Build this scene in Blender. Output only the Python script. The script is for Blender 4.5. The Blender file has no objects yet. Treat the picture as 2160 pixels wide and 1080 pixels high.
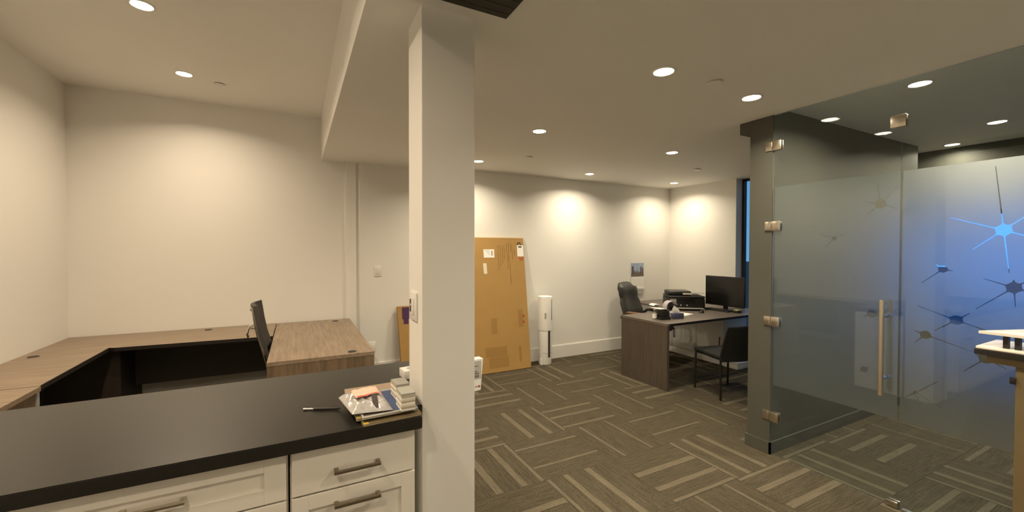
import bpy, bmesh, math, random
import numpy as np
from mathutils import Matrix, Vector, noise
from mathutils.geometry import delaunay_2d_cdt

random.seed(4)
SC = bpy.context.scene
COL = SC.collection
PI = math.pi

# ------------------------------------------------------------------ camera
F_PX, YAW, PITCH, ROLL, EYE = 870.2, math.radians(27.56), math.radians(-0.92), math.radians(0.1), 1.55
_f = Vector((math.sin(YAW)*math.cos(PITCH), math.cos(YAW)*math.cos(PITCH), math.sin(PITCH)))
_r = Vector((math.cos(YAW), -math.sin(YAW), 0))
_u = _r.cross(_f)
_R = _r*math.cos(ROLL) + _u*math.sin(ROLL)
_U = _u*math.cos(ROLL) - _r*math.sin(ROLL)
cam_data = bpy.data.cameras.new('camera')
cam_data.sensor_width = 36.0
cam_data.lens = 36.0*F_PX/2160.0
cam_data.clip_start = 0.02
cam = bpy.data.objects.new('camera', cam_data)
cam.matrix_world = Matrix(((_R.x, _U.x, -_f.x, 0), (_R.y, _U.y, -_f.y, 0), (_R.z, _U.z, -_f.z, EYE), (0, 0, 0, 1)))
COL.objects.link(cam)
SC.camera = cam

# ------------------------------------------------------------------ world: blue dusk sky
world = bpy.data.worlds.new('dusk_sky')
SC.world = world
world.use_nodes = True
wn = world.node_tree.nodes; wl = world.node_tree.links
bg = wn['Background']
tc = wn.new('ShaderNodeTexCoord'); sep = wn.new('ShaderNodeSeparateXYZ'); rmp = wn.new('ShaderNodeValToRGB')
wl.new(tc.outputs['Generated'], sep.inputs[0]); wl.new(sep.outputs['Z'], rmp.inputs[0])
rmp.color_ramp.elements[0].position = 0.0; rmp.color_ramp.elements[0].color = (0.07, 0.30, 0.92, 1)
rmp.color_ramp.elements[1].position = 0.9; rmp.color_ramp.elements[1].color = (0.05, 0.13, 0.45, 1)
wl.new(rmp.outputs[0], bg.inputs['Color'])
bg.inputs['Strength'].default_value = 1.85

# ------------------------------------------------------------------ exposure
vs = SC.view_settings
vs.view_transform = 'Standard'; vs.look = 'None'; vs.gamma = 1.0; vs.use_curve_mapping = False
vs.exposure = 0.54
SC.cycles.max_bounces = 7; SC.cycles.glossy_bounces = 3; SC.cycles.transmission_bounces = 6
SC.cycles.use_adaptive_sampling = True; SC.cycles.adaptive_threshold = 0.03
LAMP_COLOR = (1.0, 0.86, 0.635)      # main room
WARM_COLOR = (1.0, 0.81, 0.585)      # left bay
LAMP_W = 9.6            # watts of one downlight
H1, H2, H3 = 3.04, 2.563, 2.62   # ceilings: left bay, main room, meeting room

# ------------------------------------------------------------------ materials
MATS = {}
def mat(name, color, rough=0.6, metal=0.0, var=0.06, scale=18.0, bump=0.0, bscale=200.0, spec=0.5, coat=0.0):
    m = bpy.data.materials.new(name); m.use_nodes = True
    n = m.node_tree.nodes; l = m.node_tree.links
    b = n['Principled BSDF']
    b.inputs['Roughness'].default_value = rough; b.inputs['Metallic'].default_value = metal
    b.inputs['Specular IOR Level'].default_value = spec
    b.inputs['Coat Weight'].default_value = coat
    t = n.new('ShaderNodeTexCoord'); nz = n.new('ShaderNodeTexNoise'); nz.inputs['Scale'].default_value = scale
    nz.inputs['Detail'].default_value = 3
    l.new(t.outputs['Object'], nz.inputs['Vector'])
    mx = n.new('ShaderNodeMix'); mx.data_type = 'RGBA'
    c = Vector(color)
    mx.inputs['A'].default_value = (*(c*(1-var)), 1); mx.inputs['B'].default_value = (*[min(1, v) for v in c*(1+var)], 1)
    l.new(nz.outputs['Fac'], mx.inputs['Factor']); l.new(mx.outputs['Result'], b.inputs['Base Color'])
    if bump > 0:
        nb = n.new('ShaderNodeTexNoise'); nb.inputs['Scale'].default_value = bscale; nb.inputs['Detail'].default_value = 2
        l.new(t.outputs['Object'], nb.inputs['Vector'])
        bp = n.new('ShaderNodeBump'); bp.inputs['Strength'].default_value = bump; bp.inputs['Distance'].default_value = 0.002
        l.new(nb.outputs['Fac'], bp.inputs['Height']); l.new(bp.outputs['Normal'], b.inputs['Normal'])
    MATS[name] = m
    return m

def grain(name, c0, c1, axis, rough=0.45, scale=3.0, stretch=14.0):
    """wood laminate: streaks along one axis"""
    m = bpy.data.materials.new(name); m.use_nodes = True
    n = m.node_tree.nodes; l = m.node_tree.links; b = n['Principled BSDF']
    b.inputs['Roughness'].default_value = rough
    t = n.new('ShaderNodeTexCoord'); mp = n.new('ShaderNodeMapping'); mp.vector_type = 'POINT'
    s = [scale*stretch]*3; s[axis] = scale
    mp.inputs['Scale'].default_value = s
    nz = n.new('ShaderNodeTexNoise'); nz.inputs['Scale'].default_value = 1.0; nz.inputs['Detail'].default_value = 6
    nz.inputs['Roughness'].default_value = 0.6; nz.inputs['Distortion'].default_value = 0.4
    l.new(t.outputs['Object'], mp.inputs[0]); l.new(mp.outputs[0], nz.inputs['Vector'])
    r = n.new('ShaderNodeValToRGB')
    r.color_ramp.elements[0].position = 0.32; r.color_ramp.elements[0].color = (*c0, 1)
    r.color_ramp.elements[1].position = 0.68; r.color_ramp.elements[1].color = (*c1, 1)
    l.new(nz.outputs['Fac'], r.inputs[0]); l.new(r.outputs[0], b.inputs['Base Color'])
    MATS[name] = m
    return m

def carpet(name, c0, c1):
    m = bpy.data.materials.new(name); m.use_nodes = True
    n = m.node_tree.nodes; l = m.node_tree.links; b = n['Principled BSDF']
    b.inputs['Roughness'].default_value = 0.95; b.inputs['Specular IOR Level'].default_value = 0.1
    t = n.new('ShaderNodeTexCoord'); oi = n.new('ShaderNodeObjectInfo')
    mul = n.new('ShaderNodeMath'); mul.operation = 'MULTIPLY'; mul.inputs[1].default_value = 37.0
    l.new(oi.outputs['Random'], mul.inputs[0])
    add = n.new('ShaderNodeVectorMath'); add.operation = 'ADD'
    l.new(t.outputs['Object'], add.inputs[0]); l.new(mul.outputs[0], add.inputs[1])
    mp = n.new('ShaderNodeMapping'); mp.inputs['Scale'].default_value = (7, 150, 30)
    l.new(add.outputs[0], mp.inputs[0])
    nz = n.new('ShaderNodeTexNoise'); nz.inputs['Scale'].default_value = 1.0; nz.inputs['Detail'].default_value = 4
    l.new(mp.outputs[0], nz.inputs['Vector'])
    mp2 = n.new('ShaderNodeMapping'); mp2.inputs['Scale'].default_value = (90, 320, 100)
    l.new(add.outputs[0], mp2.inputs[0])
    nz2 = n.new('ShaderNodeTexNoise'); nz2.inputs['Scale'].default_value = 1.0; nz2.inputs['Detail'].default_value = 2
    l.new(mp2.outputs[0], nz2.inputs['Vector'])
    av = n.new('ShaderNodeMath'); av.operation = 'ADD'
    l.new(nz.outputs['Fac'], av.inputs[0]); l.new(nz2.outputs['Fac'], av.inputs[1])
    hf = n.new('ShaderNodeMath'); hf.operation = 'MULTIPLY'; hf.inputs[1].default_value = 0.5
    l.new(av.outputs[0], hf.inputs[0])
    r = n.new('ShaderNodeValToRGB')
    r.color_ramp.elements[0].position = 0.38; r.color_ramp.elements[0].color = (*c0, 1)
    r.color_ramp.elements[1].position = 0.62; r.color_ramp.elements[1].color = (*c1, 1)
    l.new(hf.outputs[0], r.inputs[0]); l.new(r.outputs[0], b.inputs['Base Color'])
    bp = n.new('ShaderNodeBump'); bp.inputs['Strength'].default_value = 0.5; bp.inputs['Distance'].default_value = 0.003
    l.new(nz2.outputs['Fac'], bp.inputs['Height']); l.new(bp.outputs['Normal'], b.inputs['Normal'])
    MATS[name] = m
    return m

def glass(name, tint, f0=0.045, rough=0.0):
    """thin architectural pane: see-through body with a mirror coat that grows towards grazing"""
    m = bpy.data.materials.new(name); m.use_nodes = True
    n = m.node_tree.nodes; l = m.node_tree.links
    n.remove(n['Principled BSDF']); out = n['Material Output']
    tr = n.new('ShaderNodeBsdfTransparent'); tr.inputs[0].default_value = (*tint, 1)
    gl = n.new('ShaderNodeBsdfGlossy'); gl.inputs['Roughness'].default_value = rough
    lw = n.new('ShaderNodeLayerWeight'); lw.inputs['Blend'].default_value = 0.5
    pw = n.new('ShaderNodeMath'); pw.operation = 'POWER'; pw.inputs[1].default_value = 5.0
    ma = n.new('ShaderNodeMath'); ma.operation = 'MULTIPLY_ADD'; ma.inputs[1].default_value = 1-f0; ma.inputs[2].default_value = f0
    l.new(lw.outputs['Facing'], pw.inputs[0]); l.new(pw.outputs[0], ma.inputs[0])
    mx = n.new('ShaderNodeMixShader')
    l.new(ma.outputs[0], mx.inputs[0]); l.new(tr.outputs[0], mx.inputs[1]); l.new(gl.outputs[0], mx.inputs[2])
    l.new(mx.outputs[0], out.inputs[0])
    MATS[name] = m
    return m

def frost(name):
    m = bpy.data.materials.new(name); m.use_nodes = True
    n = m.node_tree.nodes; l = m.node_tree.links
    n.remove(n['Principled BSDF']); out = n['Material Output']
    rf = n.new('ShaderNodeBsdfRefraction'); rf.inputs['Roughness'].default_value = 0.55; rf.inputs['IOR'].default_value = 1.4
    rf.inputs['Color'].default_value = (0.97, 0.98, 0.99, 1)
    df = n.new('ShaderNodeBsdfDiffuse')
    t = n.new('ShaderNodeTexCoord'); nz = n.new('ShaderNodeTexNoise'); nz.inputs['Scale'].default_value = 300
    l.new(t.outputs['Object'], nz.inputs['Vector'])
    r = n.new('ShaderNodeValToRGB'); r.color_ramp.elements[0].color = (.74, .77, .77, 1); r.color_ramp.elements[1].color = (.82, .85, .85, 1)
    l.new(nz.outputs['Fac'], r.inputs[0]); l.new(r.outputs[0], df.inputs['Color'])
    mx = n.new('ShaderNodeMixShader'); mx.inputs[0].default_value = 0.085
    l.new(rf.outputs[0], mx.inputs[1]); l.new(df.outputs[0], mx.inputs[2]); l.new(mx.outputs[0], out.inputs[0])
    MATS[name] = m
    return m

def emit(name, color, strength):
    m = bpy.data.materials.new(name); m.use_nodes = True
    b = m.node_tree.nodes['Principled BSDF']
    b.inputs['Base Color'].default_value = (.9, .9, .88, 1)
    b.inputs['Emission Color'].default_value = (*color, 1); b.inputs['Emission Strength'].default_value = strength
    MATS[name] = m
    return m

mat('wall_paint', (.82, .80, .75), .75, var=.012, scale=3, bump=0)
mat('ceiling_paint', (.86, .84, .79), .85, var=.012, scale=2, bump=0)
mat('trim_paint', (.82, .80, .75), .4, var=.01)
mat('grey_paint', (.084, .082, .066), .6, var=.03, scale=4)
mat('cabinet_white', (.84, .80, .73), .38, var=.012)
mat('gap_dark', (.10, .09, .075), .8)
carpet('carpet_base', (.050, .042, .027), (.105, .089, .060))
carpet('carpet_stripe', (.105, .089, .061), (.165, .140, .098))
mat('slab', (.06, .05, .04), .95)
mat('black_stone', (.012, .011, .009), .28, var=.3, scale=120, spec=.72)
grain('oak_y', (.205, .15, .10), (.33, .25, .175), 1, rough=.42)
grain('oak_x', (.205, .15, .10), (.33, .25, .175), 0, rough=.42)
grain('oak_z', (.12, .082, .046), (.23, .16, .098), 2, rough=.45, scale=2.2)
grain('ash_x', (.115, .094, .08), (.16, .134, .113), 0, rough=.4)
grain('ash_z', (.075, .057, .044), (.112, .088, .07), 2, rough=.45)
mat('dark_panel', (.030, .022, .015), .55, var=.2, scale=6)
mat('dark_edge', (.014, .010, .008), .5)
mat('cardboard', (.42, .25, .078), .8, var=.08, scale=5, bump=.1, bscale=90)
mat('cardboard_tape', (.34, .195, .055), .6, var=.05)
mat('cardboard_ink', (.20, .125, .045), .8)
mat('red_ink', (.42, .09, .04), .7)
mat('dark_ink', (.06, .04, .035), .7)
mat('grey_ink', (.42, .40, .37), .7)
mat('purple_ink', (.07, .02, .09), .7)
mat('paper', (.90, .885, .85), .7, var=.02)
mat('cream_paper', (.74, .69, .55), .7, var=.02)
mat('lilac_paper', (.50, .45, .48), .7)
mat('black_plastic', (.014, .013, .012), .42, var=.1)
mat('screen', (.012, .011, .010), .22, var=.05)
mat('black_leather', (.026, .025, .023), .45, var=.15, scale=40, bump=.25, bscale=160)
mat('black_fabric', (.008, .008, .007), .9, var=.2, scale=90)
mat('black_metal', (.02, .017, .015), .4, metal=.3)
mat('chrome', (.72, .70, .66), .16, metal=1.0, var=.02)
mat('steel', (.62, .56, .46), .30, metal=1.0, var=.04)
mat('brushed_steel', (.70, .63, .50), .36, metal=1.0, var=.04)
mat('bronze', (.26, .22, .16), .38, metal=.9, var=.05)
mat('white_plastic', (.80, .78, .73), .35, var=.01)
mat('grey_plastic', (.35, .34, .32), .5)
mat('vent_dark', (.045, .040, .028), .8)
mat('mesh_grey', (.055, .048, .042), .8, var=.2, scale=160)
mat('bag_film', (.58, .575, .57), .22, metal=.35, var=.12, scale=12)
mat('pink_paper', (.95, .58, .46), .7, var=.03)
mat('red_paper', (.75, .10, .07), .7, var=.03)
mat('mag_cover', (.05, .035, .03), .3, var=.6, scale=25)
mat('blue_print', (.05, .085, .21), .35, var=.6, scale=60)
mat('taupe_cover', (.36, .27, .20), .55)
mat('yellow_print', (.55, .40, .06), .5)
mat('page_edge', (.52, .45, .33), .8, var=.15, scale=150)
mat('card_top', (.38, .375, .34), .6)
mat('sky_print', (.34, .42, .56), .5, var=.35, scale=14)
mat('city_print', (.16, .13, .10), .5, var=.6, scale=40)
mat('tower_print', (.10, .065, .055), .5, var=.3, scale=60)
mat('navy_box', (.06, .065, .12), .5, var=.6, scale=90)
mat('window_frame_dark', (.02, .015, .012), .5)
mat('white_pale_top', (.92, .85, .74), .3, var=.03, scale=8)
mat('tan_wood', (.17, .125, .060), .5, var=.1, scale=10)
mat('brown_leather', (.16, .085, .035), .5)
mat('asphalt', (.05, .05, .055), .9)
mat('sticky_yellow', (.55, .50, .12), .7)
glass('clear_glass', (.86, .90, .90), .055)
glass('dulled_sky_glass', (.84, .70, .54), .04)  # warm tint added to dull the sky, standing in for pane reflections
glass('window_glass', (.9, .95, .97), .04)
glass('bottle_clear', (.93, .93, .9), .06)
frost('frost_film')
emit('lens', (1.0, .86, .66), 14.0)
MATS['lens'].cycles.emission_sampling = 'NONE'   # the area lamp just under each lens carries its light

# ------------------------------------------------------------------ mesh helpers
def BM(): return bmesh.new()

def box(bm, x0, x1, y0, y1, z0, z1, mi=0, bev=0.0, seg=2):
    r = bmesh.ops.create_cube(bm, size=1.0)
    v = r['verts']
    for w in v:
        w.co.x = x0 + (w.co.x+.5)*(x1-x0); w.co.y = y0 + (w.co.y+.5)*(y1-y0); w.co.z = z0 + (w.co.z+.5)*(z1-z0)
    fs = list({f for w in v for f in w.link_faces})
    for f in fs: f.material_index = mi
    if bev > 0:
        es = list({e for w in v for e in w.link_edges})
        rr = bmesh.ops.bevel(bm, geom=es, offset=bev, segments=seg, affect='EDGES', profile=.5)
        for f in rr['faces']: f.material_index = mi
    return v

def frame_of(d):
    d = d.normalized()
    a = Vector((0, 0, 1)) if abs(d.z) < .9 else Vector((1, 0, 0))
    u = d.cross(a).normalized(); return u, d.cross(u).normalized()

def cyl(bm, a, b, r0, r1=None, n=20, mi=0):
    a = Vector(a); b = Vector(b); r1 = r0 if r1 is None else r1
    u, w = frame_of(b-a)
    A = [bm.verts.new(a + (u*math.cos(2*PI*i/n) + w*math.sin(2*PI*i/n))*r0) for i in range(n)]
    B = [bm.verts.new(b + (u*math.cos(2*PI*i/n) + w*math.sin(2*PI*i/n))*r1) for i in range(n)]
    fs = [bm.faces.new((A[i], A[(i+1) % n], B[(i+1) % n], B[i])) for i in range(n)]
    fs.append(bm.faces.new(A[::-1])); fs.append(bm.faces.new(B))
    for f in fs: f.material_index = mi

def tube(bm, pts, r, n=8, mi=0, closed=False):
    pts = [Vector(p) for p in pts]; rings = []
    m = len(pts); u = None
    for i, p in enumerate(pts):
        if closed: d = pts[(i+1) % m]-pts[i-1]
        else: d = pts[min(i+1, m-1)]-pts[max(i-1, 0)]
        d.normalize()
        if u is None: u, w = frame_of(d)
        else:
            u = (u - d*u.dot(d)).normalized()
        w = d.cross(u)
        rr = r[i] if isinstance(r, (list, tuple)) else r
        rings.append([bm.verts.new(p + (u*math.cos(2*PI*k/n)+w*math.sin(2*PI*k/n))*rr) for k in range(n)])
    for i in range(m if closed else m-1):
        A = rings[i]; B = rings[(i+1) % m]
        for k in range(n):
            bm.faces.new((A[k], A[(k+1) % n], B[(k+1) % n], B[k])).material_index = mi
    if not closed:
        bm.faces.new(rings[0][::-1]).material_index = mi; bm.faces.new(rings[-1]).material_index = mi

def lathe(bm, prof, c=(0, 0, 0), n=28, mi=0):
    rings = []
    for r, z in prof:
        if r < 1e-6: rings.append([bm.verts.new((c[0], c[1], c[2]+z))])
        else: rings.append([bm.verts.new((c[0]+r*math.cos(2*PI*k/n), c[1]+r*math.sin(2*PI*k/n), c[2]+z)) for k in range(n)])
    for A, B in zip(rings, rings[1:]):
        for k in range(n):
            if len(A) == 1 and len(B) == 1: continue
            if len(A) == 1: f = bm.faces.new((A[0], B[(k+1) % n], B[k]))
            elif len(B) == 1: f = bm.faces.new((A[k], A[(k+1) % n], B[0]))
            else: f = bm.faces.new((A[k], A[(k+1) % n], B[(k+1) % n], B[k]))
            f.material_index = mi

def prism(bm, poly, z0, z1, mi=0):
    A = [bm.verts.new((x, y, z0)) for x, y in poly]; B = [bm.verts.new((x, y, z1)) for x, y in poly]
    n = len(poly)
    bm.faces.new(A[::-1]).material_index = mi; bm.faces.new(B).material_index = mi
    for i in range(n): bm.faces.new((A[i], A[(i+1) % n], B[(i+1) % n], B[i])).material_index = mi

def grid(bm, nu, nv, fn, mi=0):
    V = [[bm.verts.new(fn(i/(nu-1), j/(nv-1))) for j in range(nv)] for i in range(nu)]
    for i in range(nu-1):
        for j in range(nv-1):
            bm.faces.new((V[i][j], V[i+1][j], V[i+1][j+1], V[i][j+1])).material_index = mi

def shell(bm, nu, nv, fn, th):
    """closed sheet: fn(u,v)->(point, normal)"""
    T = [[None]*nv for _ in range(nu)]; Bt = [[None]*nv for _ in range(nu)]
    for i in range(nu):
        for j in range(nv):
            p, nn = fn(i/(nu-1), j/(nv-1)); p = Vector(p); nn = Vector(nn).normalized()
            h = th(i/(nu-1), j/(nv-1)) if callable(th) else th
            T[i][j] = bm.verts.new(p+nn*h/2); Bt[i][j] = bm.verts.new(p-nn*h/2)
    for i in range(nu-1):
        for j in range(nv-1):
            bm.faces.new((T[i][j], T[i+1][j], T[i+1][j+1], T[i][j+1]))
            bm.faces.new((Bt[i][j], Bt[i][j+1], Bt[i+1][j+1], Bt[i+1][j]))
    for i in range(nu-1):
        for j in (0, nv-1): bm.faces.new((T[i][j], T[i+1][j], Bt[i+1][j], Bt[i][j]))
    for j in range(nv-1):
        for i in (0, nu-1): bm.faces.new((T[i][j], T[i][j+1], Bt[i][j+1], Bt[i][j]))

def xform(bm, M):
    bmesh.ops.transform(bm, matrix=M, verts=bm.verts)

def obj(name, bm, mats, parent=None, smooth=True, angle=35, loc=None, rotz=None):
    bmesh.ops.recalc_face_normals(bm, faces=bm.faces)
    me = bpy.data.meshes.new(name); bm.to_mesh(me); bm.free()
    if isinstance(mats, str): mats = [mats]
    for m in mats: me.materials.append(MATS[m])
    if smooth:
        me.polygons.foreach_set('use_smooth', [True]*len(me.polygons)); me.set_sharp_from_angle(angle=math.radians(angle))
    o = bpy.data.objects.new(name, me); COL.objects.link(o)
    if parent: o.parent = parent
    if loc: o.location = loc
    if rotz is not None: o.rotation_euler.z = rotz
    return o

def tag(o, label, cat, group=None):
    o['label'] = label; o['category'] = cat
    if group: o['group'] = group
    return o

def thing(name, label, cat, loc=(0, 0, 0), rotz=0.0, group=None):
    o = bpy.data.objects.new(name, None); COL.objects.link(o)
    o.empty_display_size = .1
    o.location = loc; o.rotation_euler = (0, 0, rotz)
    return tag(o, label, cat, group)

def part(name, mats, parent, fn, world=False, **kw):
    bm = BM(); fn(bm)
    if world: xform(bm, Matrix.Translation(-Vector(parent.location)))
    return obj(name, bm, mats, parent, **kw)

def struct(name, mats, fn, parent=None, label=None, **kw):
    bm = BM(); fn(bm); o = obj(name, bm, mats, parent, **kw)
    if parent is None:
        o['kind'] = 'structure'
        if label: o['label'] = label
    return o

# ================================================================== THE SETTING
XL, YB, YBR, XR = -1.85, 5.20, 4.92, 5.55
XBEAM, XSTEP = 0.2556, 1.60
XG, YP0, YP1, XPE = 3.18, 1.855, 2.03, 5.70      # glass plane, partition wall faces, its far end
XM = 6.10                                         # meeting room outer wall
YREAR = -1.7

# floor with carpet tiles
floor = struct('floor', 'slab', lambda b: box(b, XL-.1, XM+.3, YREAR-.1, YB+.1, -.12, -.012), smooth=False,
               label='dark taupe carpet tile floor with pale stripes')
TM = .578
STR = {'A': [(.018, .026), (.155, .044), (.338, .050)], 'B': [(.165, .022), (.447, .024)], 'C': [(.05, .030), (.26, .036), (.41, .036)]}
KNOWN = {(0, 0): 'A0', (1, 0): 'A0', (2, 0): 'A0', (-1, 1): 'A1', (0, 1): 'B0', (1, 1): 'B1', (2, 1): 'B0', (3, 1): 'B0',
         (0, 2): 'A1', (1, 2): 'C0', (3, 2): 'A1', (2, 2): 'B0', (1, 3): 'B1', (2, 3): 'B0', (3, 3): 'C1', (0, 3): 'A1', (2, 4): 'A0',
         (1, 4): 'B0', (1, -1): 'B0', (2, -1): 'A1', (3, -1): 'A0', (3, 0): 'A0', (4, -1): 'A1', (4, 0): 'B0', (4, 1): 'A0', (3, 4): 'B1',
         (0, -1): 'A0', (4, 2): 'B0', (-1, 0): 'A0', (5, 0): 'A1', (5, -1): 'B0'}
TG = .0012
def tile_mesh(kind, clip=None):
    bm = BM(); h = TM/2
    x0, x1, y0, y1 = clip or (-h+TG/2, h-TG/2, -h+TG/2, h-TG/2)
    box(bm, x0, x1, y0, y1, -.012, -.0015)
    for c, w in STR[kind]:
        a, b = max(y0, -h+c-w/2), min(y1, -h+c+w/2)
        if b-a > .004: box(bm, x0+.002, x1-.002, a, b, -.0016, 0, 1)
    me = bpy.data.meshes.new('carpet_tile'); bm.to_mesh(me); bm.free()
    me.materials.append(MATS['carpet_base']); me.materials.append(MATS['carpet_stripe'])
    return me
TMESH = {k: tile_mesh(k) for k in STR}
bx0, bx1, by0, by1 = XL, XM, YREAR, YB
for i in range(-6, 9):
    for j in range(-6, 6):
        tx0, ty0 = 1.472+TM*i, 1.750+TM*j
        cx, cy = tx0+TM/2, ty0+TM/2
        if tx0+TM < bx0+.02 or tx0 > bx1-.02 or ty0+TM < by0+.02 or ty0 > by1-.02: continue
        code = KNOWN.get((i, j)) or random.choice(['A0', 'A1', 'B0', 'B1', 'C0', 'C1', 'A0', 'A1'])
        k, fl = code[0], int(code[1])
        rot = (0 if fl == 0 else PI) if (i+j) % 2 else (-PI/2 if fl == 0 else PI/2)
        cx0, cx1, cy0, cy1 = max(tx0, bx0)-cx, min(tx0+TM, bx1)-cx, max(ty0, by0)-cy, min(ty0+TM, by1)-cy
        if cx1-cx0 < TM-.001 or cy1-cy0 < TM-.001:
            pts = [Matrix.Rotation(-rot, 2) @ Vector(p) for p in ((cx0, cy0), (cx1, cy1))]
            clip = (min(p.x for p in pts)+TG/2, max(p.x for p in pts)-TG/2, min(p.y for p in pts)+TG/2, max(p.y for p in pts)-TG/2)
            me = tile_mesh(k, clip)
        else: me = TMESH[k]
        o = bpy.data.objects.new('carpet_tile', me); COL.objects.link(o); o.parent = floor
        o.location = (cx, cy, 0); o.rotation_euler.z = rot

# walls
struct('wall_left', 'wall_paint', lambda b: box(b, XL-.12, XL, YREAR-.1, YB+.1, -.012, H1+.1), smooth=False)
def wb(b):
    prism(b, [(XL, YB+.12), (XL, YB), (.655, YB), (.665, YB-.03), (XSTEP, YB-.03), (XSTEP, YBR), (XR+.2, YBR), (XR+.2, YB+.12)], -.012, H1+.1)
struct('wall_back', 'wall_paint', wb, smooth=False)
struct('trim_1', 'wall_paint', lambda b: box(b, .51, .625, YB-.022, YB+.01, 0, H2), smooth=False)
struct('wall_right', 'wall_paint', lambda b: box(b, XR, XR+.20, 3.74, YBR+.02, -.012, H2+.05), smooth=False)
struct('wall_rear', 'wall_paint', lambda b: box(b, XL-.1, XM+.3, YREAR-.12, YREAR, -.012, H1+.1), smooth=False)
part_wall = struct('wall_partition', 'grey_paint', lambda b: box(b, XG, XPE, YP0, YP1, -.012, H3+.08), smooth=False)
struct('header', 'grey_paint', lambda b: box(b, XG+.003, XPE, YP1, 2.118, 2.475, H2+.03), part_wall, smooth=False)
def wm(b):
    # meeting room outer wall with a wide window opening
    box(b, XM, XM+.2, YREAR, 2.2, -.012, .72); box(b, XM, XM+.2, YREAR, 2.2, 1.96, H3+.1)
    box(b, XM, XM+.2, YREAR, -.9, .72, 1.96); box(b, XM, XM+.2, 1.98, 2.2, .72, 1.96)
    box(b, XPE, XM, YP1+.02, 2.2, -.012, H3+.1)
struct('wall_meeting_room', 'grey_paint', wm, smooth=False)
# ceilings
struct('ceiling_left', 'ceiling_paint', lambda b: box(b, XL-.1, XBEAM+.02, YREAR-.1, YB+.1, H1, H1+.15), smooth=False)
def cm(b):
    prism(b, [(XBEAM, YREAR-.1), (3.205, YREAR-.1), (3.205, YP0+.02), (XR+.2, YP0+.02), (XR+.2, YB+.1), (XBEAM, YB+.1)], H2, H1+.15)
struct('ceiling_main', 'ceiling_paint', cm, smooth=False)
struct('ceiling_meeting_room', 'ceiling_paint', lambda b: box(b, 3.205, XM+.3, YREAR-.1, 2.25, H3, H3+.12), smooth=False)
# column
struct('column', 'wall_paint', lambda b: box(b, .463, .700, 1.698, 1.922, -.012, H2+.02, bev=.003), smooth=False)
# baseboards
struct('baseboard_back', 'trim_paint', lambda b: (box(b, XSTEP, XR, YBR-.016, YBR, 0, .172), box(b, XSTEP, XR, YBR-.010, YBR, .172, .180)), smooth=False)
struct('baseboard_right', 'trim_paint', lambda b: box(b, XR-.016, XR, 3.74, YBR-.016, 0, .178), smooth=False)
struct('baseboard_hall', 'trim_paint', lambda b: (box(b, .67, XSTEP, YB-.046, YB-.03, 0, .178),), smooth=False)
struct('baseboard_left', 'trim_paint', lambda b: box(b, XL, XL+.016, 2.5, YB, 0, .178), smooth=False)
def bp_(b):
    box(b, XG-.012, XG, YP0-.012, YP1, 0, .088); box(b, XG-.012, XPE, YP0-.012, YP0, 0, .088)
    box(b, XG-.012, XPE, YP1, YP1+.012, 0, .088)
struct('baseboard_partition', 'grey_paint', bp_, smooth=False)

# windows
def wf(y0, y1, z0, z1, x, n, w=.045):
    def f(b):
        for k in range(n+1):
            yy = y0 + (y1-y0-w)*k/n; box(b, x, x+.06, yy, yy+w, z0, z1)
        box(b, x, x+.06, y0, y1, z0, z0+w); box(b, x, x+.06, y0, y1, z1-w, z1)
    return f
w1 = struct('window_1', 'window_frame_dark', wf(2.04, 3.74, 0, H2, 5.685, 2, .03), smooth=False)
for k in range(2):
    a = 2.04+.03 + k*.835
    struct('pane', 'dulled_sky_glass', lambda b, a=a: box(b, 5.71, 5.718, a, a+.805, .03, H2-.03), w1, smooth=False)
struct('window_sill', 'grey_plastic', lambda b: box(b, XR, 5.685, 2.04, 3.74, 0, .02), w1, smooth=False)
w2 = struct('window_2', 'window_frame_dark', wf(-.9, 1.98, .72, 1.96, XM+.06, 3), smooth=False)
for k in range(3):
    a = -.9 + .0225 + k*.945
    struct('pane', 'window_glass', lambda b, a=a: box(b, XM+.085, XM+.093, a+.01, a+.935, .745, 1.935), w2, smooth=False)
struct('ground', 'asphalt', lambda b: box(b, XM+.35, 60, -40, 40, -.3, -.2), smooth=False, label='dark asphalt street outside the windows')

# ================================================================== CEILING FIXTURES
def downlight(x, y, z, label, w=LAMP_W, group='recessed ceiling downlights'):
    t = thing('recessed_light', label, 'ceiling light', (x, y, z), 0, group)
    part('trim_ring', 'white_plastic', t, lambda b: lathe(b, [(.053, -.0005), (.056, -.004), (.066, -.0045), (.070, -.001), (.070, 0), (.053, 0)], n=36))
    part('lens', 'lens', t, lambda b: lathe(b, [(0, -.0015), (.053, -.0015), (.053, 0), (0, 0)], n=36))
    d = bpy.data.lights.new('downlight', 'AREA'); d.shape = 'DISK'; d.size = .10; d.energy = w; d.color = WARM_COLOR if z == H1 else LAMP_COLOR; d.spread = math.radians(158 if z == H3 else 148)
    lo = bpy.data.objects.new('downlight', d); COL.objects.link(lo); lo.parent = t; lo.location = (0, 0, -.006)
    return t
downlight(1.857, 1.697, H2, 'recessed ceiling light largest in the main room, right of the white column')
downlight(2.691, 1.713, H2, 'recessed ceiling light closest to the top of the grey partition pillar')
downlight(1.850, 3.040, H2, 'recessed ceiling light second in the row just right of the white column')
downlight(3.480, 3.060, H2, 'recessed ceiling light in the middle of the ceiling above the desk area')
downlight(1.860, 4.400, H2, 'recessed ceiling light half hidden beside the white column edge')
downlight(3.487, 4.440, H2, 'recessed ceiling light near the back wall midway along it')
downlight(5.091, 4.434, H2, 'recessed ceiling light in the far back corner of the office', LAMP_W*.8)
downlight(-.832, 3.309, H1, 'recessed ceiling light of the higher left ceiling, at the top edge of the photo', LAMP_W*1.15)
downlight(-.843, 4.434, H1, 'recessed ceiling light of the higher left ceiling, close to the back wall', LAMP_W*1.02)
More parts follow.
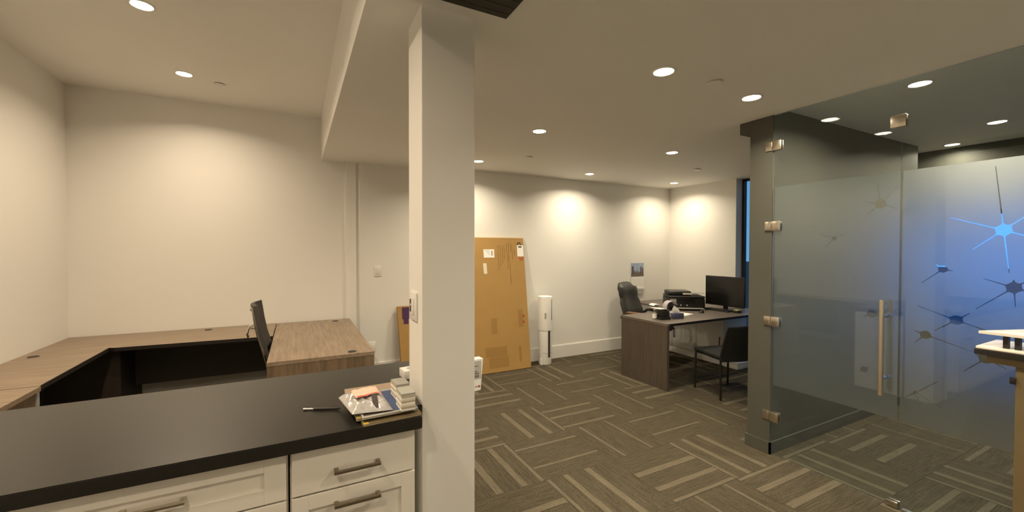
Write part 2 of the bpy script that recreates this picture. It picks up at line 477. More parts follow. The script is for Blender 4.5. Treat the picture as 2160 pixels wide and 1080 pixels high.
downlight(-.84, 2.19, H1, 'recessed ceiling light above the black countertop, outside the photo', LAMP_W*1.15)
downlight(-.84, 1.07, H1, 'recessed ceiling light before the white cabinets, outside the photo', LAMP_W*1.15)
downlight(-.84, -.05, H1, 'recessed ceiling light of the left bay behind the camera, outside the photo', LAMP_W*1.15)
downlight(1.86, .36, H2, 'recessed ceiling light to the right of the camera, outside the photo', LAMP_W*1.5)
downlight(1.86, -.98, H2, 'recessed ceiling light behind the camera, outside the photo', LAMP_W*.7)
downlight(3.56, 1.155, H3, 'recessed ceiling light in the meeting room just behind the glass', LAMP_W*2.4)
downlight(5.19, 1.195, H3, 'recessed ceiling light in the meeting room above the frosted film, rightmost', LAMP_W*2.4)
downlight(5.90, 1.66, H3, 'recessed ceiling light in the meeting room close to the outer wall', LAMP_W*.6)

def cover(x, y, z, label):
    bm = BM(); lathe(bm, [(0, -.012), (.038, -.012), (.041, -.009), (.041, -.006), (.028, -.006), (.028, 0), (0, 0)], (0, 0, 0), 28)
    tag(obj('sprinkler_cover', bm, 'white_plastic', loc=(x, y, z)), label, 'sprinkler', 'flat sprinkler covers in the ceilings')
cover(-.609, 4.549, H1, 'flat white sprinkler cover on the higher left ceiling')
cover(2.246, 1.658, H2, 'flat white sprinkler cover between the two nearest lights of the main room')
cover(2.258, 3.938, H2, 'flat white sprinkler cover near the back wall, close to the column')
cover(4.474, 3.544, H2, 'flat white sprinkler cover above the desk, near the back corner')

def vent():
    t = thing('air_vent', 'dark square ceiling vent in front of the white column', 'vent', (.52, 1.33, H2))
    part('grille', 'vent_dark', t, lambda b: box(b, -.30, .30, -.30, .30, -.004, 0), smooth=False)
    for k in range(12):
        part('slat', 'vent_dark', t, lambda b, k=k: box(b, -.29, .29, -.285+k*.05, -.265+k*.05, -.006, -.004), smooth=False)
vent()

# ================================================================== COUNTER AND CABINETS
CT = .90
def ctop(b):
    prism(b, [(XL+.002, 1.571), (.428, 1.571), (.428, 1.695), (.460, 1.697), (.460, 1.925), (.700, 1.925), (.700, 2.40), (XL+.002, 2.40)], CT-.046, CT)
    bmesh.ops.bevel(b, geom=[e for e in b.edges if abs(e.verts[0].co.z-e.verts[1].co.z) < .01], offset=.003, segments=2, affect='EDGES')
bm = BM(); ctop(bm)
tag(obj('countertop', bm, 'black_stone'), 'glossy black stone countertop running from the left wall to the white column', 'countertop')

def pull(parent, cx, cz, y, L=.16, m='bronze'):
    def f(b):
        box(b, cx-L/2, cx+L/2, y-.032, y-.023, cz-.006, cz+.006, bev=.0015)
        for s in (-1, 1):
            x = cx+s*(L/2-.008); box(b, x-.007, x+.007, y-.0235, y-.0005, cz-.0065, cz+.0065, bev=.001)
    return f

def cabinet(x0, x1, label, styles, hm):
    t = thing('base_cabinet', label, 'cabinet', ((x0+x1)/2, 1.95, 0), 0, 'white drawer cabinets under the counter')
    ZT = CT-.048
    def body(b):
        box(b, x0+.001, x1-.001, 1.622, 2.36, .09, ZT); box(b, x0+.001, x1-.001, 1.68, 2.36, 0, .09)
    part('body', 'cabinet_white', t, body, world=True, smooth=False)
    rows = [(.690, ZT-.004), (.396, .683), (.098, .389)]
    g = .006
    for (z0, z1), st in zip(rows, styles):
        def front(b, z0=z0, z1=z1, st=st):
            a, c = x0+g, x1-g
            if st == 'slab':
                box(b, a, c, 1.600, 1.620, z0, z1, bev=.0015)
            else:
                fr = .066 if st == 'wide' else .052; bt = .05
                box(b, a, c, 1.609, 1.620, z0, z1)
                box(b, a, a+fr, 1.600, 1.609, z0, z1, bev=.001); box(b, c-fr, c, 1.600, 1.609, z0, z1, bev=.001)
                box(b, a+fr, c-fr, 1.600, 1.609, z0, z0+bt, bev=.001); box(b, a+fr, c-fr, 1.600, 1.609, z1-bt, z1, bev=.001)
        d = part('drawer', 'cabinet_white', t, front, world=True, smooth=False)
        cz = (z0+z1)/2 if z1-z0 < .2 else z1-.048
        if st == 'slab': cz = z0+.066
        y = 1.609 if st in ('wide',) and z1-z0 < .2 else 1.600
        bm = BM(); pull(None, (x0+x1)/2, cz, y)(bm); xform(bm, Matrix.Translation(-Vector(t.location)))
        obj('handle', bm, hm, d)
cabinet(-.026, .412, 'white drawer cabinet beside the column, top drawer plain', ['slab', 'shaker', 'shaker'], 'bronze')
cabinet(-.750, -.030, 'wide white shaker drawer cabinet left of the one beside the column', ['wide', 'wide', 'wide'], 'steel')
cabinet(-1.474, -.754, 'white shaker drawer cabinet nearest the left wall', ['wide', 'wide', 'wide'], 'steel')
bm = BM(); box(bm, XL+.002, -1.478, 1.602, 2.36, 0, CT-.048)
tag(obj('filler_panel', bm, 'cabinet_white', smooth=False), 'white filler panel between the cabinets and the left wall', 'panel')
bm = BM(); box(bm, .416, .700, 1.94, 2.36, 0, CT-.048)
tag(obj('support_panel', bm, 'cabinet_white', smooth=False), 'white support block under the counter end behind the column', 'panel')

# ================================================================== LEFT DESKS
ZD = .737
def grommet(parent, x, y, z=ZD):
    bm = BM(); lathe(bm, [(0, .002), (.022, .002), (.024, .004), (.031, .004), (.033, 0), (0, 0)], (x, y, z+.0003), 24)
    xform(bm, Matrix.Translation(-Vector(parent.location)))
    return obj('grommet', bm, 'black_plastic', parent)
def corner_desk():
    t = thing('corner_desk', 'L-shaped wooden corner desk along the back and left walls', 'desk', (-1.3, 4.8, 0))
    part('desktop', 'oak_x', t, lambda b: prism(b, [(XL+.003, YB-.004), (XL+.003, 3.448), (-1.356, 3.448), (-1.372, 4.52), (-1.33, 4.50), (-.203, 4.435), (-.203, YB-.004)], ZD-.03, ZD), world=True, smooth=False)
    part('edge_band', 'dark_edge', t, lambda b: prism(b, [(-1.3555, 3.449), (-1.3535, 3.449), (-1.369, 4.518), (-1.33, 4.498), (-.204, 4.433), (-.204, 4.435), (-1.33, 4.5), (-1.3715, 4.52)], ZD-.031, ZD-.0005), world=True, smooth=False)
    part('modesty_panel', 'dark_panel', t, lambda b: box(b, -1.33, -.205, 4.99, 5.01, .285, ZD-.031), world=True, smooth=False)
    part('side_panel', 'dark_panel', t, lambda b: box(b, -1.80, -1.78, 3.50, 4.6, .1, ZD-.031), world=True, smooth=False)
    part('pedestal', 'dark_panel', t, lambda b: box(b, XL+.02, -1.33, 4.62, 5.16, .0, ZD-.031), world=True, smooth=False)
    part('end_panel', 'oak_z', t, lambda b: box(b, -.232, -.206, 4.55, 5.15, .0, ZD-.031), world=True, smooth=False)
    grommet(t, -1.755, 4.39); grommet(t, -.788, 5.06)
corner_desk()
def side_desk():
    t = thing('side_desk', 'wooden desk section by the left wall, nearest the counter', 'desk', (-1.6, 3.0, 0))
    part('desktop', 'oak_x', t, lambda b: box(b, XL+.003, -1.345, 2.56, 3.440, ZD-.03, ZD, bev=.002), world=True, smooth=False)
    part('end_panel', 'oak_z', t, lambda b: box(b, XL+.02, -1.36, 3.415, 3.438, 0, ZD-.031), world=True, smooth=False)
    part('edge_strip', 'grey_plastic', t, lambda b: box(b, -1.3595, -1.352, 3.412, 3.440, 0, ZD-.031), world=True, smooth=False)
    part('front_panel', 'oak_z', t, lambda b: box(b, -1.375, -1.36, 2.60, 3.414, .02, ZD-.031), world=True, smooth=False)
side_desk()
def peninsula():
    t = thing('peninsula_desk', 'wooden desk jutting out from the back wall, with two black cable grommets', 'desk', (.17, 4.3, 0))
    part('desktop', 'oak_y', t, lambda b: box(b, -.195, .545, 3.408, YB-.026, ZD-.03, ZD, bev=.0015), world=True, smooth=False)
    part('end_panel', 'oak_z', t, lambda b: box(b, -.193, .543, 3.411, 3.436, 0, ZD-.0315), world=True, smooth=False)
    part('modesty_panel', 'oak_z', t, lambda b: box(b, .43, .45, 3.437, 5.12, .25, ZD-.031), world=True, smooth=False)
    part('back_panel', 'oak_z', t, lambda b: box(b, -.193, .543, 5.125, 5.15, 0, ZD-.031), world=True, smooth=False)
    grommet(t, .383, 5.035); grommet(t, .385, 3.475)
peninsula()

# ---- swivel base shared by the two office chairs
def swivel_base(t, m, r=.27, zc=.40):
    def star(b):
        for k in range(5):
            a = 2*PI*k/5+.3
            tube(b, [(0, 0, .105), (r*.5*math.cos(a), r*.5*math.sin(a), .10), (r*math.cos(a), r*math.sin(a), .078)], [.024, .020, .014], 8)
        lathe(b, [(0, .08), (.04, .08), (.045, .13), (.03, .14), (0, .14)])
    part('star_base', m, t, star)
    part('gas_lift', 'black_metal', t, lambda b: (cyl(b, (0, 0, .13), (0, 0, .27), .027), cyl(b, (0, 0, .27), (0, 0, zc), .014)))
    for k in range(5):
        a = 2*PI*k/5+.3
        def cas(b, a=a):
            cx, cy = r*math.cos(a), r*math.sin(a)
            for s in (-1, 1):
                p = Vector((cx, cy, .027)); d = Vector((-math.sin(a), math.cos(a), 0))
                cyl(b, p+d*s*.006, p+d*s*.022, .027, n=16)
            cyl(b, (cx, cy, .028), (cx, cy, .075), .008, n=8)
        part('caster', 'black_plastic', t, cas)

def mesh_chair():
    # faces +x: sits under the peninsula, backrest seen edge on
    t = thing('mesh_office_chair', 'dark mesh-back office chair tucked under the jutting wooden desk', 'chair', (.035, 4.02, 0))
    swivel_base(t, 'chrome')
    part('seat', 'black_fabric', t, lambda b: box(b, -.20, .26, -.235, .235, .41, .475, bev=.025, seg=3))
    # side profile: (x,z)
    prof = [(-.215, .50), (-.222, .60), (-.250, .72), (-.285, .84), (-.305, .95), (-.315, 1.03), (-.325, 1.10)]
    def P(v):
        s = v*(len(prof)-1); i = min(int(s), len(prof)-2); f = s-i
        return prof[i][0]*(1-f)+prof[i+1][0]*f, prof[i][1]*(1-f)+prof[i+1][1]*f
    def fn(u, v):
        x, z = P(v); y = (u-.5)*2
        w = .205+.02*math.sin(PI*v)
        return (x+.035*(1-y*y)*-1, y*w, z), (1, 0, .25)
    part('backrest', 'mesh_grey', t, lambda b: shell(b, 9, 13, fn, lambda u, v: .030))
    def fr(b):
        for s in (-1, 1):
            tube(b, [(P(v)[0]-.022, s*.215, P(v)[1]) for v in np.linspace(0, .97, 12)], .009, 8)
        x, z = P(.93)
        tube(b, [(x-.03, -.215, z), (x-.05, 0, z+.005), (x-.03, .215, z)], .012, 8)
        tube(b, [(-.22, -.215, .50), (-.16, -.15, .42), (0, 0, .40), (-.16, .15, .42), (-.22, .215, .50)], .011, 8)
    part('back_frame', 'chrome', t, fr)
    def hanger(b):
        for s in (-.03, .03):
            tube(b, [(-.335, s, .93), (-.385, s, .91), (-.400, s, .85), (-.392, s, .82)], .006, 6)
        tube(b, [(-.395, -.03, .84), (-.395, .03, .84)], .006, 6); tube(b, [(-.385, -.03, .90), (-.32, -.03, .89)], .006, 6)
    part('lumbar_bracket', 'chrome', t, hanger)
mesh_chair()

# ================================================================== SWITCHES AND OUTLET
def wall_plate(name, label, cat, loc, rotz, w, h, rock):
    # local: plate in xz, facing -y
    t = thing(name, label, cat, loc, rotz)
    part('plate', 'white_plastic', t, lambda b: box(b, -w/2, w/2, -.008, 0, -h/2, h/2, bev=.003))
    for r in rock:
        part(r[0], r[5] if len(r) > 5 else 'white_plastic', t, lambda b, r=r: box(b, r[1], r[2], -.012, -.008, r[3], r[4], bev=.001))
    return t
wall_plate('light_switch', 'white light switch on the back wall above the jutting desk', 'switch', (.87, YB-.0305, 1.285), 0, .080, .13, [('rocker', -.016, .016, -.033, .033)])
wall_plate('wall_outlet', 'white wall outlet low on the wall beside the jutting desk', 'outlet', (.80, YB-.0305, .37), 0, .075, .12, [('socket', -.017, .017, -.034, .034)])
wall_plate('dimmer_switch', 'white dimmer switch plate on the left side of the column', 'switch', (.4628, 1.825, 1.298), -PI/2, .115, .125,
           [('slider_slot', -.040, -.028, -.028, .028, 'gap_dark'), ('rocker', -.008, .024, -.036, .036), ('slider_knob', -.043, -.026, -.002, .008)])

# ================================================================== THINGS ON THE COUNTER
def sheet_block(name, label, cat, x0, x1, y0, y1, z0, z1, rot, mcover, medge, prints=()):
    t = thing(name, label, cat, ((x0+x1)/2, (y0+y1)/2, z0), rot)
    w, d, h = (x1-x0)/2, (y1-y0)/2, z1-z0
    part('pages', medge, t, lambda b: box(b, -w+.002, w-.002, -d+.002, d-.002, .0012, h-.0012), smooth=False)
    def cv(b):
        box(b, -w, w, -d, d, 0, .0012); box(b, -w, w, -d, d, h-.0012, h); box(b, w-.0012, w, -d, d, .0012, h-.0012)
    part('cover', mcover, t, cv, smooth=False)
    for nm, m, a0, a1, b0, b1 in prints:
        part(nm, m, t, lambda b: box(b, a0, a1, b0, b1, h, h+.0004), smooth=False)
    return t
sheet_block('magazine', 'bottom magazine of the pile on the counter, yellow corner', 'magazine', .205, .425, 1.580, 1.87, CT+.0005, CT+.008, .05, 'tan_wood', 'page_edge', [('corner_print', 'yellow_print', -.108, -.09, -.143, -.125)])
sheet_block('catalogue', 'taupe covered catalogue lying second in the pile on the counter', 'catalogue', .190, .420, 1.620, 1.99, CT+.0087, CT+.0185, .02, 'taupe_cover', 'page_edge', [('corner_print', 'yellow_print', -.112, -.095, -.18, -.16)])
sheet_block('picture_magazine', 'magazine with a blue and dark photo cover on top of the pile', 'magazine', .207, .415, 1.598, 1.88, CT+.0193, CT+.0265, .04, 'card_top', 'page_edge',
            [('cover_photo', 'mag_cover', -.098, .0, -.125, .12), ('cover_title', 'blue_print', .0, .098, -.125, .12)])
ZM = CT+.0270
def mailer():
    C = [Vector((.150, 1.845)), Vector((.180, 1.635)), Vector((.325, 1.612)), Vector((.318, 1.885))]
    def pt(u, v, lift, top, k=1.0):
        p = C[0]*(1-u)*(1-v) + C[1]*(1-u)*v + C[2]*u*v + C[3]*u*(1-v)
        e = min(1, 5*min(u, 1-u), 5*min(v, 1-v))
        nz = noise.noise(Vector((p.x*22, p.y*22, 3.1)))*.014 + (.35-abs(noise.noise(Vector((p.x*30+p.y*14, p.y*26, 7.7)))))*.020 + noise.noise(Vector((p.x*80, p.y*70, 1.7)))*.004
        nz -= .012*max(0, 1-abs(u*.9-v*.5-.12)/.06)
        nz *= k
        z = ZM+.004 + e*(.016 if top else .002) + (nz+.006 if top else max(0, nz)*.1)*e
        return Vector((p.x, p.y, max(z, ZM+.001)+lift))
    def f(b):
        n = 44; T = [[b.verts.new(pt(i/n, j/n, .0015, True)) for j in range(n+1)] for i in range(n+1)]
        B = [[b.verts.new(pt(i/n, j/n, 0, False)) for j in range(n+1)] for i in range(n+1)]
        for i in range(n):
            for j in range(n):
                b.faces.new((T[i][j], T[i+1][j], T[i+1][j+1], T[i][j+1])); b.faces.new((B[i][j], B[i][j+1], B[i+1][j+1], B[i+1][j]))
        for i in range(n):
            for j in (0, n): b.faces.new((T[i][j], T[i+1][j], B[i+1][j], B[i][j]))
            for j in (0, n): b.faces.new((T[j][i], T[j][i+1], B[j][i+1], B[j][i]))
    t = thing('plastic_mailer', 'crumpled silvery plastic mailing bag on the magazine pile', 'bag', (.25, 1.75, ZM))
    part('bag', 'bag_film', t, f, world=True, angle=60)
    def pr(b):
        grid(b, 10, 14, lambda u, v: pt(.58+.16*u*(1-.5*v)+.02*v, .62+.30*v, .0030, True))
    part('black_print', 'dark_ink', t, pr, world=True)
    def lab(b):
        grid(b, 14, 14, lambda u, v: pt(.22+.66*u, .10+.54*v-.07*u, .013, True, .3))
    tp = tag(obj('paper_slip', (lambda b: (lab(b), b)[1])(BM()), 'pink_paper'), 'salmon pink paper slip lying on the silvery mailing bag', 'paper')
    def red(b):
        grid(b, 12, 6, lambda u, v: pt(.26+.60*u, .575+.06*v*(1-u*.5)-.06*u, .0140, True, .3))
    part('red_band', 'red_paper', tp, red)
mailer()
def card_stack(x, y, w, d, h, rot, label):
    t = thing('card_stack', label, 'cards', (x, y, ZM), rot, 'stacks of business cards by the column')
    n = 9
    for k in range(n):
        jx, jy = random.uniform(-.0012, .0012), random.uniform(-.0012, .0012)
        part('card_bundle', ['paper', 'page_edge', 'cream_paper'][k % 3] if k < n-1 else 'card_top', t,
             lambda b, k=k: box(b, -w/2+jx, w/2+jx, -d/2+jy, d/2+jy, h*k/n+.0003, h*(k+1)/n-.0002), smooth=False)
card_stack(.379, 1.634, .054, .088, .066, .02, 'front stack of white business cards with grey top, nearest the counter edge')
card_stack(.386, 1.768, .056, .090, .062, .05, 'rear stack of white business cards leaning toward the column')
def white_box():
    t = thing('tissue_cube', 'small white box with a round hole, half behind the column', 'box', (.512, 2.10, CT+.0005), .1)
    part('carton', 'white_plastic', t, lambda b: box(b, -.045, .045, -.042, .042, 0, .042, bev=.003))
    part('opening', 'grey_plastic', t, lambda b: lathe(b, [(0, .0425), (.02, .0425), (.02, .042), (0, .042)]))
white_box()
def pen():
    t = thing('pen', 'black pen with a silver end lying on the countertop', 'pen', (.085, 1.823, CT+.0055), math.atan2(1.795-1.851, .15-.02))
    part('barrel', 'black_plastic', t, lambda b: tube(b, [(-.03, 0, 0), (.06, 0, 0), (.068, 0, 0), (.076, 0, 0)], [.005, .005, .0035, .001], 12))
    part('cap', 'chrome', t, lambda b: tube(b, [(-.072, 0, 0), (-.07, 0, 0), (-.03, 0, 0)], [.003, .0052, .0052], 12))
    part('clip', 'black_metal', t, lambda b: box(b, -.065, -.03, -.0012, .0012, .0053, .0068))
pen()

# ================================================================== BACK WALL THINGS
def big_carton():
    # leaning board: local plane x (width), z up the slope, faces -y; tilt back
    W, Hh, th = 1.02, 1.715, .035
    y_bot, y_top = 4.635, 4.865
    tilt = math.asin((y_top-y_bot)/Hh)
    t = thing('flat_carton', 'tall flat cardboard carton leaning against the back wall beside the column', 'carton', (2.208, 4.652, .0))
    Mx = Matrix.Translation((0, 0, .004)) @ Matrix.Rotation(-tilt, 4, 'X')
    def pp(name, m, fn):
        bm = BM(); fn(bm); xform(bm, Mx); return obj(name, bm, m, t, smooth=False)
    pp('board', 'cardboard', lambda b: box(b, -W/2, W/2, 0, th, 0, Hh, bev=.004))
    # board coords: u from the right edge leftwards, v from top downwards
    def quad(b, u0, u1, v0, v1, lift=.0006, sh=0): 
        vs = [b.verts.new((W/2-u, -lift, Hh-v)) for u, v in ((u0, v0), (u1, v0), (u1+sh, v1), (u0+sh, v1))]
        vb = [b.verts.new((p.co.x, 0.0002, p.co.z)) for p in vs]
        b.faces.new(vs); b.faces.new(vb[::-1])
        for i in range(4): b.faces.new((vs[i], vs[(i+1) % 4], vb[(i+1) % 4], vb[i]))
    s = .80/97.0       # metres for one photo pixel across the top
    lb = pp('shipping_label', 'paper', lambda b: quad(b, .445, .595, .155, .262))
    def bars(b):
        for k in range(5): quad(b, .470, .486, .175+.013*k, .184+.013*k, .0009)
    bm = BM(); bars(bm); xform(bm, Mx); obj('barcode', bm, 'dark_ink', lb, smooth=False)
    bm = BM(); [quad(bm, .51, .58-.02*k, .168+.02*k, .174+.02*k, .0009) for k in range(4)]; xform(bm, Mx); obj('address_lines', bm, 'grey_ink', lb, smooth=False)
    pp('small_label', 'cream_paper', lambda b: quad(b, .563, .610, .335, .470, sh=-.005))
    lb2 = pp('packing_slip', 'paper', lambda b: quad(b, .010, .105, .10, .25))
    bm = BM(); quad(bm, .035, .085, .112, .132, .0009); xform(bm, Mx); obj('slip_print', bm, 'dark_ink', lb2, smooth=False)
    def ring(b, r0, r1, cu, cv, a0, a1):
        n = 20
        A = [[b.verts.new((W/2-cu+r*math.cos(a0+(a1-a0)*k/n), -.0005, Hh-cv+r*1.35*math.sin(a0+(a1-a0)*k/n))) for k in range(n+1)] for r in (r0, r1)]
        for k in range(n): b.faces.new((A[0][k], A[0][k+1], A[1][k+1], A[1][k]))
    pp('red_stamp', 'red_ink', lambda b: ring(b, .012, .034, .052, .262, PI*.95, PI*2.05))
    pp('dark_stamp', 'dark_ink', lambda b: ring(b, .02, .034, .072, .103, 0, PI))
    # columns of vertical printing
    for u, v0, v1 in [(.390, .10, .42), (.358, .10, .375), (.327, .11, .335), (.300, .10, .285), (.262, .08, .21), (.252, .225, .41), (.236, .07, .31), (.225, .31, .62), (.205, .07, .19), (.183, .10, .285), (.150, .16, .24)]:
        def ln(b, u=u, v0=v0, v1=v1):
            v = v0
            while v < v1:
                d = random.uniform(.012, .03); quad(b, u-.005, u+.004, v, min(v+d, v1), .0004, sh=-.001); v += d+random.uniform(.004, .009)
        pp('printed_line', 'cardboard_ink', ln)
    for nm, m, a in [('fragile_mark', 'red_ink', (.055, .085, 1.02, 1.06)), ('fragile_mark', 'red_ink', (.055, .085, 1.10, 1.135)), ('tape_patch', 'cardboard_tape', (.08, .15, .95, 1.18)),
                     ('tape_strip', 'cardboard_tape', (.34, .64, 1.40, 1.52)), ('tape_strip', 'cardboard_tape', (.32, .60, 1.525, 1.66)), ('tape_strip', 'cardboard_tape', (.13, .17, 1.42, 1.62)), ('scuff', 'cardboard_tape', (.46, .54, 1.04, 1.24))]:
        pp(nm, m, lambda b, a=a: quad(b, *a, .0003))
big_carton()
def small_carton():
    t = thing('small_carton', 'smaller cardboard carton with a purple mark, left of the column', 'carton', (1.44, 4.95, 0))
    Mx = Matrix.Translation((0, 0, .003)) @ Matrix.Rotation(-.16, 4, 'X')
    def pp(name, m, fn):
        bm = BM(); fn(bm); xform(bm, Mx); return obj(name, bm, m, t, smooth=False)
    W = .36
    def bd(b): 
        v = box(b, -W, W*.4, 0, .05, 0, .86, bev=.003)
        for w in b.verts:
            if w.co.x < -.3 and w.co.z < .4: w.co.x += .03
    pp('board', 'cardboard', bd)
    pp('purple_mark', 'purple_ink', lambda b: (box(b, -W+.055, -W+.15, -.0006, .0003, .70, .845), box(b, -W+.07, -W+.13, -.0006, .0003, .64, .70)))
small_carton()
def white_carton():
    t = thing('white_carton', 'white product carton with a red round logo, standing upside down by the column', 'carton', (1.56, 4.20, 0), .08)
    part('box', 'paper', t, lambda b: prism_x(b), smooth=False)
    def q(x0, x1, z0, z1): return lambda b: box(b, x0, x1, -.0505, -.0498, z0, z1)
    part('grey_panel', 'grey_plastic2', t, q(-.2, .232, .125, .325), smooth=False)
    lines = [(.10, .215, .145, .172), (.10, .215, .18, .198), (.10, .205, .205, .218), (.11, .205, .265, .276)]
    for a in lines: part('print_line', 'dark_ink', t, lambda b, a=a: [box(b, a[0]+.018*k, a[0]+.018*k+.011, -.0510, -.0504, a[2], a[3]) for k in range(int((a[1]-a[0])/.018))], smooth=False)
    part('red_logo', 'red_ink', t, lambda b: cyl(b, (.205, -.0498, .045), (.205, -.0506, .045), .014), smooth=False)
    part('grey_mark', 'grey_ink', t, q(.155, .185, .035, .055), smooth=False)
def prism_x(b):
    vs = box(b, -.22, .225, -.05, .05, 0, .345)
    for w in b.verts:
        if w.co.z > .3 and w.co.x > 0: w.co.x += .03
mat('grey_plastic2', (.50, .49, .46), .6)
white_carton()
def paper_tube():
    t = thing('poster_roll', 'white paper roll standing by the baseboard with a dark label strip', 'paper roll', (2.985, 4.745, 0), 0)
    part('lower_roll', 'paper', t, lambda b: lathe(b, [(0, .002), (.084, .002), (.088, .01), (.088, .52), (.075, .52), (.075, .53), (0, .53)], n=36))
    part('upper_roll', 'paper', t, lambda b: lathe(b, [(.08, .46), (.094, .462), (.0955, .47), (.0965, .90), (.094, .915), (.085, .918), (.06, .90), (0, .895)], n=36))
    def strip(b, r, a0, a1, z0, z1):
        n = 8
        A = [[b.verts.new((rr*math.cos(a0+(a1-a0)*k/n), rr*math.sin(a0+(a1-a0)*k/n), z)) for k in range(n+1)] for rr, z in ((r, z0), (r, z1), (r-.002, z1), (r-.002, z0))]
        for i in range(4):
            for k in range(n): b.faces.new((A[i][k], A[i][k+1], A[(i+1) % 4][k+1], A[(i+1) % 4][k]))
    part('label_strip', 'dark_ink', t, lambda b: strip(b, .0895, -1.66, -1.24, .10, .458))
    part('label_band', 'grey_ink', t, lambda b: strip(b, .0888, -2.5, -.7, .155, .160))
    part('upper_print', 'dark_ink', t, lambda b: strip(b, .0975, -1.06, -.90, .60, .88))
    part('upper_text', 'grey_ink', t, lambda b: strip(b, .0972, -2.2, -1.95, .62, .70))
    part('torn_flap', 'paper', t, lambda b: box(b, -.095, -.082, -.06, -.02, .003, .085))
paper_tube()
def calendar():
    t = thing('wall_calendar', 'wall calendar with a city skyline picture above white pages', 'calendar', (4.828, YBR-.002, 1.12))
    part('picture_page', 'sky_print', t, lambda b: box(b, -.132, .132, -.004, 0, 0, .215), smooth=False)
    def city(b):
        box(b, -.132, .132, -.0045, -.004, 0, .055)
        for k in range(16): 
            x = -.128+k*.016; box(b, x, x+.013, -.0046, -.004, .05, .06+random.uniform(0, .03))
    part('skyline', 'city_print', t, city, smooth=False)
    for a, c, h in ((-.118, -.085, .165), (.062, .085, .155), (.10, .122, .135), (-.075, -.06, .10)):
        part('tower', 'tower_print', t, lambda b: box(b, a, c, -.0052, -.004, .05, h), smooth=False)
    part('pages', 'paper', t, lambda b: (box(b, -.128, .128, -.010, 0, -.20, -.004), box(b, -.128, .128, -.016, -.010, -.20, -.17)), smooth=False)
    part('grid_lines', 'grey_ink', t, lambda b: [box(b, -.12, .12, -.0106, -.0098, -.165+.028*k, -.1635+.028*k) for k in range(5)], smooth=False)
    part('lower_pocket', 'grey_plastic2', t, lambda b: (box(b, -.02, .125, -.02, 0, -.275, -.21), box(b, -.02, .115, -.022, -.02, -.225, -.215, mi=0)), smooth=False)
calendar()

# ================================================================== RIGHT OFFICE DESK
def office_desk():
    t = thing('office_desk', 'grey-brown laminate desk with a solid side panel in the far office', 'desk', (4.5, 3.55, 0))
    part('desktop', 'ash_x', t, lambda b: box(b, 3.575, XR-.004, 3.188, 3.912, ZD-.028, ZD, bev=.0015), world=True, smooth=False)
    part('edge_band', 'dark_edge', t, lambda b: box(b, 3.612, XR-.006, 3.1865, 3.188, ZD-.028, ZD-.002), world=True, smooth=False)
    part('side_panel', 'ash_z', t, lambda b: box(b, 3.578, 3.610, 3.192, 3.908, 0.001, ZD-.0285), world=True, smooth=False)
    part('return_top', 'ash_x', t, lambda b: box(b, 4.66, XR-.004, 3.914, 4.86, ZD-.028, ZD, bev=.0015), world=True, smooth=False)
office_desk()
def credenza():
    t = thing('credenza', 'white low cabinet with a dark bar handle under the far desk', 'cabinet', (5.3, 4.15, 0))
    part('body', 'trim_paint', t, lambda b: (box(b, 5.07, XR-.02, 3.56, 4.84, .09, .705), box(b, 5.055, XR-.02, 3.56, 4.84, 0, .088)), world=True, smooth=False)
    for a, c in ((3.565, 3.985), (3.99, 4.41), (4.415, 4.835)):
        d = part('door', 'trim_paint', t, lambda b, a=a, c=c: box(b, 5.05, 5.069, a, c, .095, .70, bev=.001), world=True, smooth=False)
        bm = BM(); y = c-.045 if a > 3.9 else a+.045
        box(bm, 5.028, 5.036, y-.005, y+.005, .23, .375); box(bm, 5.036, 5.05, y-.004, y+.004, .235, .245); box(bm, 5.036, 5.05, y-.004, y+.004, .36, .37)
        xform(bm, Matrix.Translation(-Vector(t.location))); obj('handle', bm, 'black_metal', d, smooth=False)
credenza()
def monitor():
    t = thing('computer_monitor', 'black computer monitor standing on the far desk by the window', 'monitor', (5.11, 3.605, ZD+.0005))
    part('panel', 'black_plastic', t, lambda b: (box(b, 0, .022, -.285, .285, .052, .452, bev=.004), box(b, .022, .045, -.18, .18, .12, .38, bev=.008)))
    part('screen', 'screen', t, lambda b: box(b, -.0015, 0, -.277, .277, .066, .444), smooth=False)
    part('stand_neck', 'black_plastic', t, lambda b: box(b, .03, .05, -.03, .03, .008, .25, bev=.003))
    part('stand_foot', 'black_plastic', t, lambda b: box(b, -.06, .13, -.12, .12, 0, .01, bev=.003))
monitor()
def printer():
    t = thing('printer', 'black multifunction printer with a document feeder on the far desk', 'printer', (4.78, 3.99, ZD+.0005), -.62)
    part('body', 'black_plastic', t, lambda b: (box(b, -.235, .235, -.19, .19, .02, .155, bev=.012), box(b, -.22, .22, -.17, .18, .0, .02)))
    part('scanner_lid', 'black_plastic', t, lambda b: box(b, -.235, .235, -.19, .19, .157, .183, bev=.008))
    part('document_feeder', 'black_plastic', t, lambda b: box(b, -.225, .075, -.13, .16, .184, .245, bev=.02, seg=3))
    part('feed_tray', 'grey_plastic', t, lambda b: box(b, .07, .25, -.10, .10, .212, .217), smooth=False)
    part('loaded_sheet', 'cream_paper', t, lambda b: box(b, -.04, .074, -.142, -.131, .200, .222), smooth=False)
    part('output_tray', 'grey_plastic', t, lambda b: box(b, -.17, .20, -.28, -.18, .022, .030, bev=.002))
    part('control_panel', 'screen', t, lambda b: box(b, -.21, .10, -.196, -.189, .085, .148, bev=.001))
    part('display', 'grey_plastic', t, lambda b: box(b, -.222, -.14, -.1985, -.196, .10, .143), smooth=False)
    for x in (-.08, .0):
        part('button', 'paper', t, lambda b, x=x: cyl(b, (x, -.190, .062), (x, -.193, .062), .008, n=12))
printer()
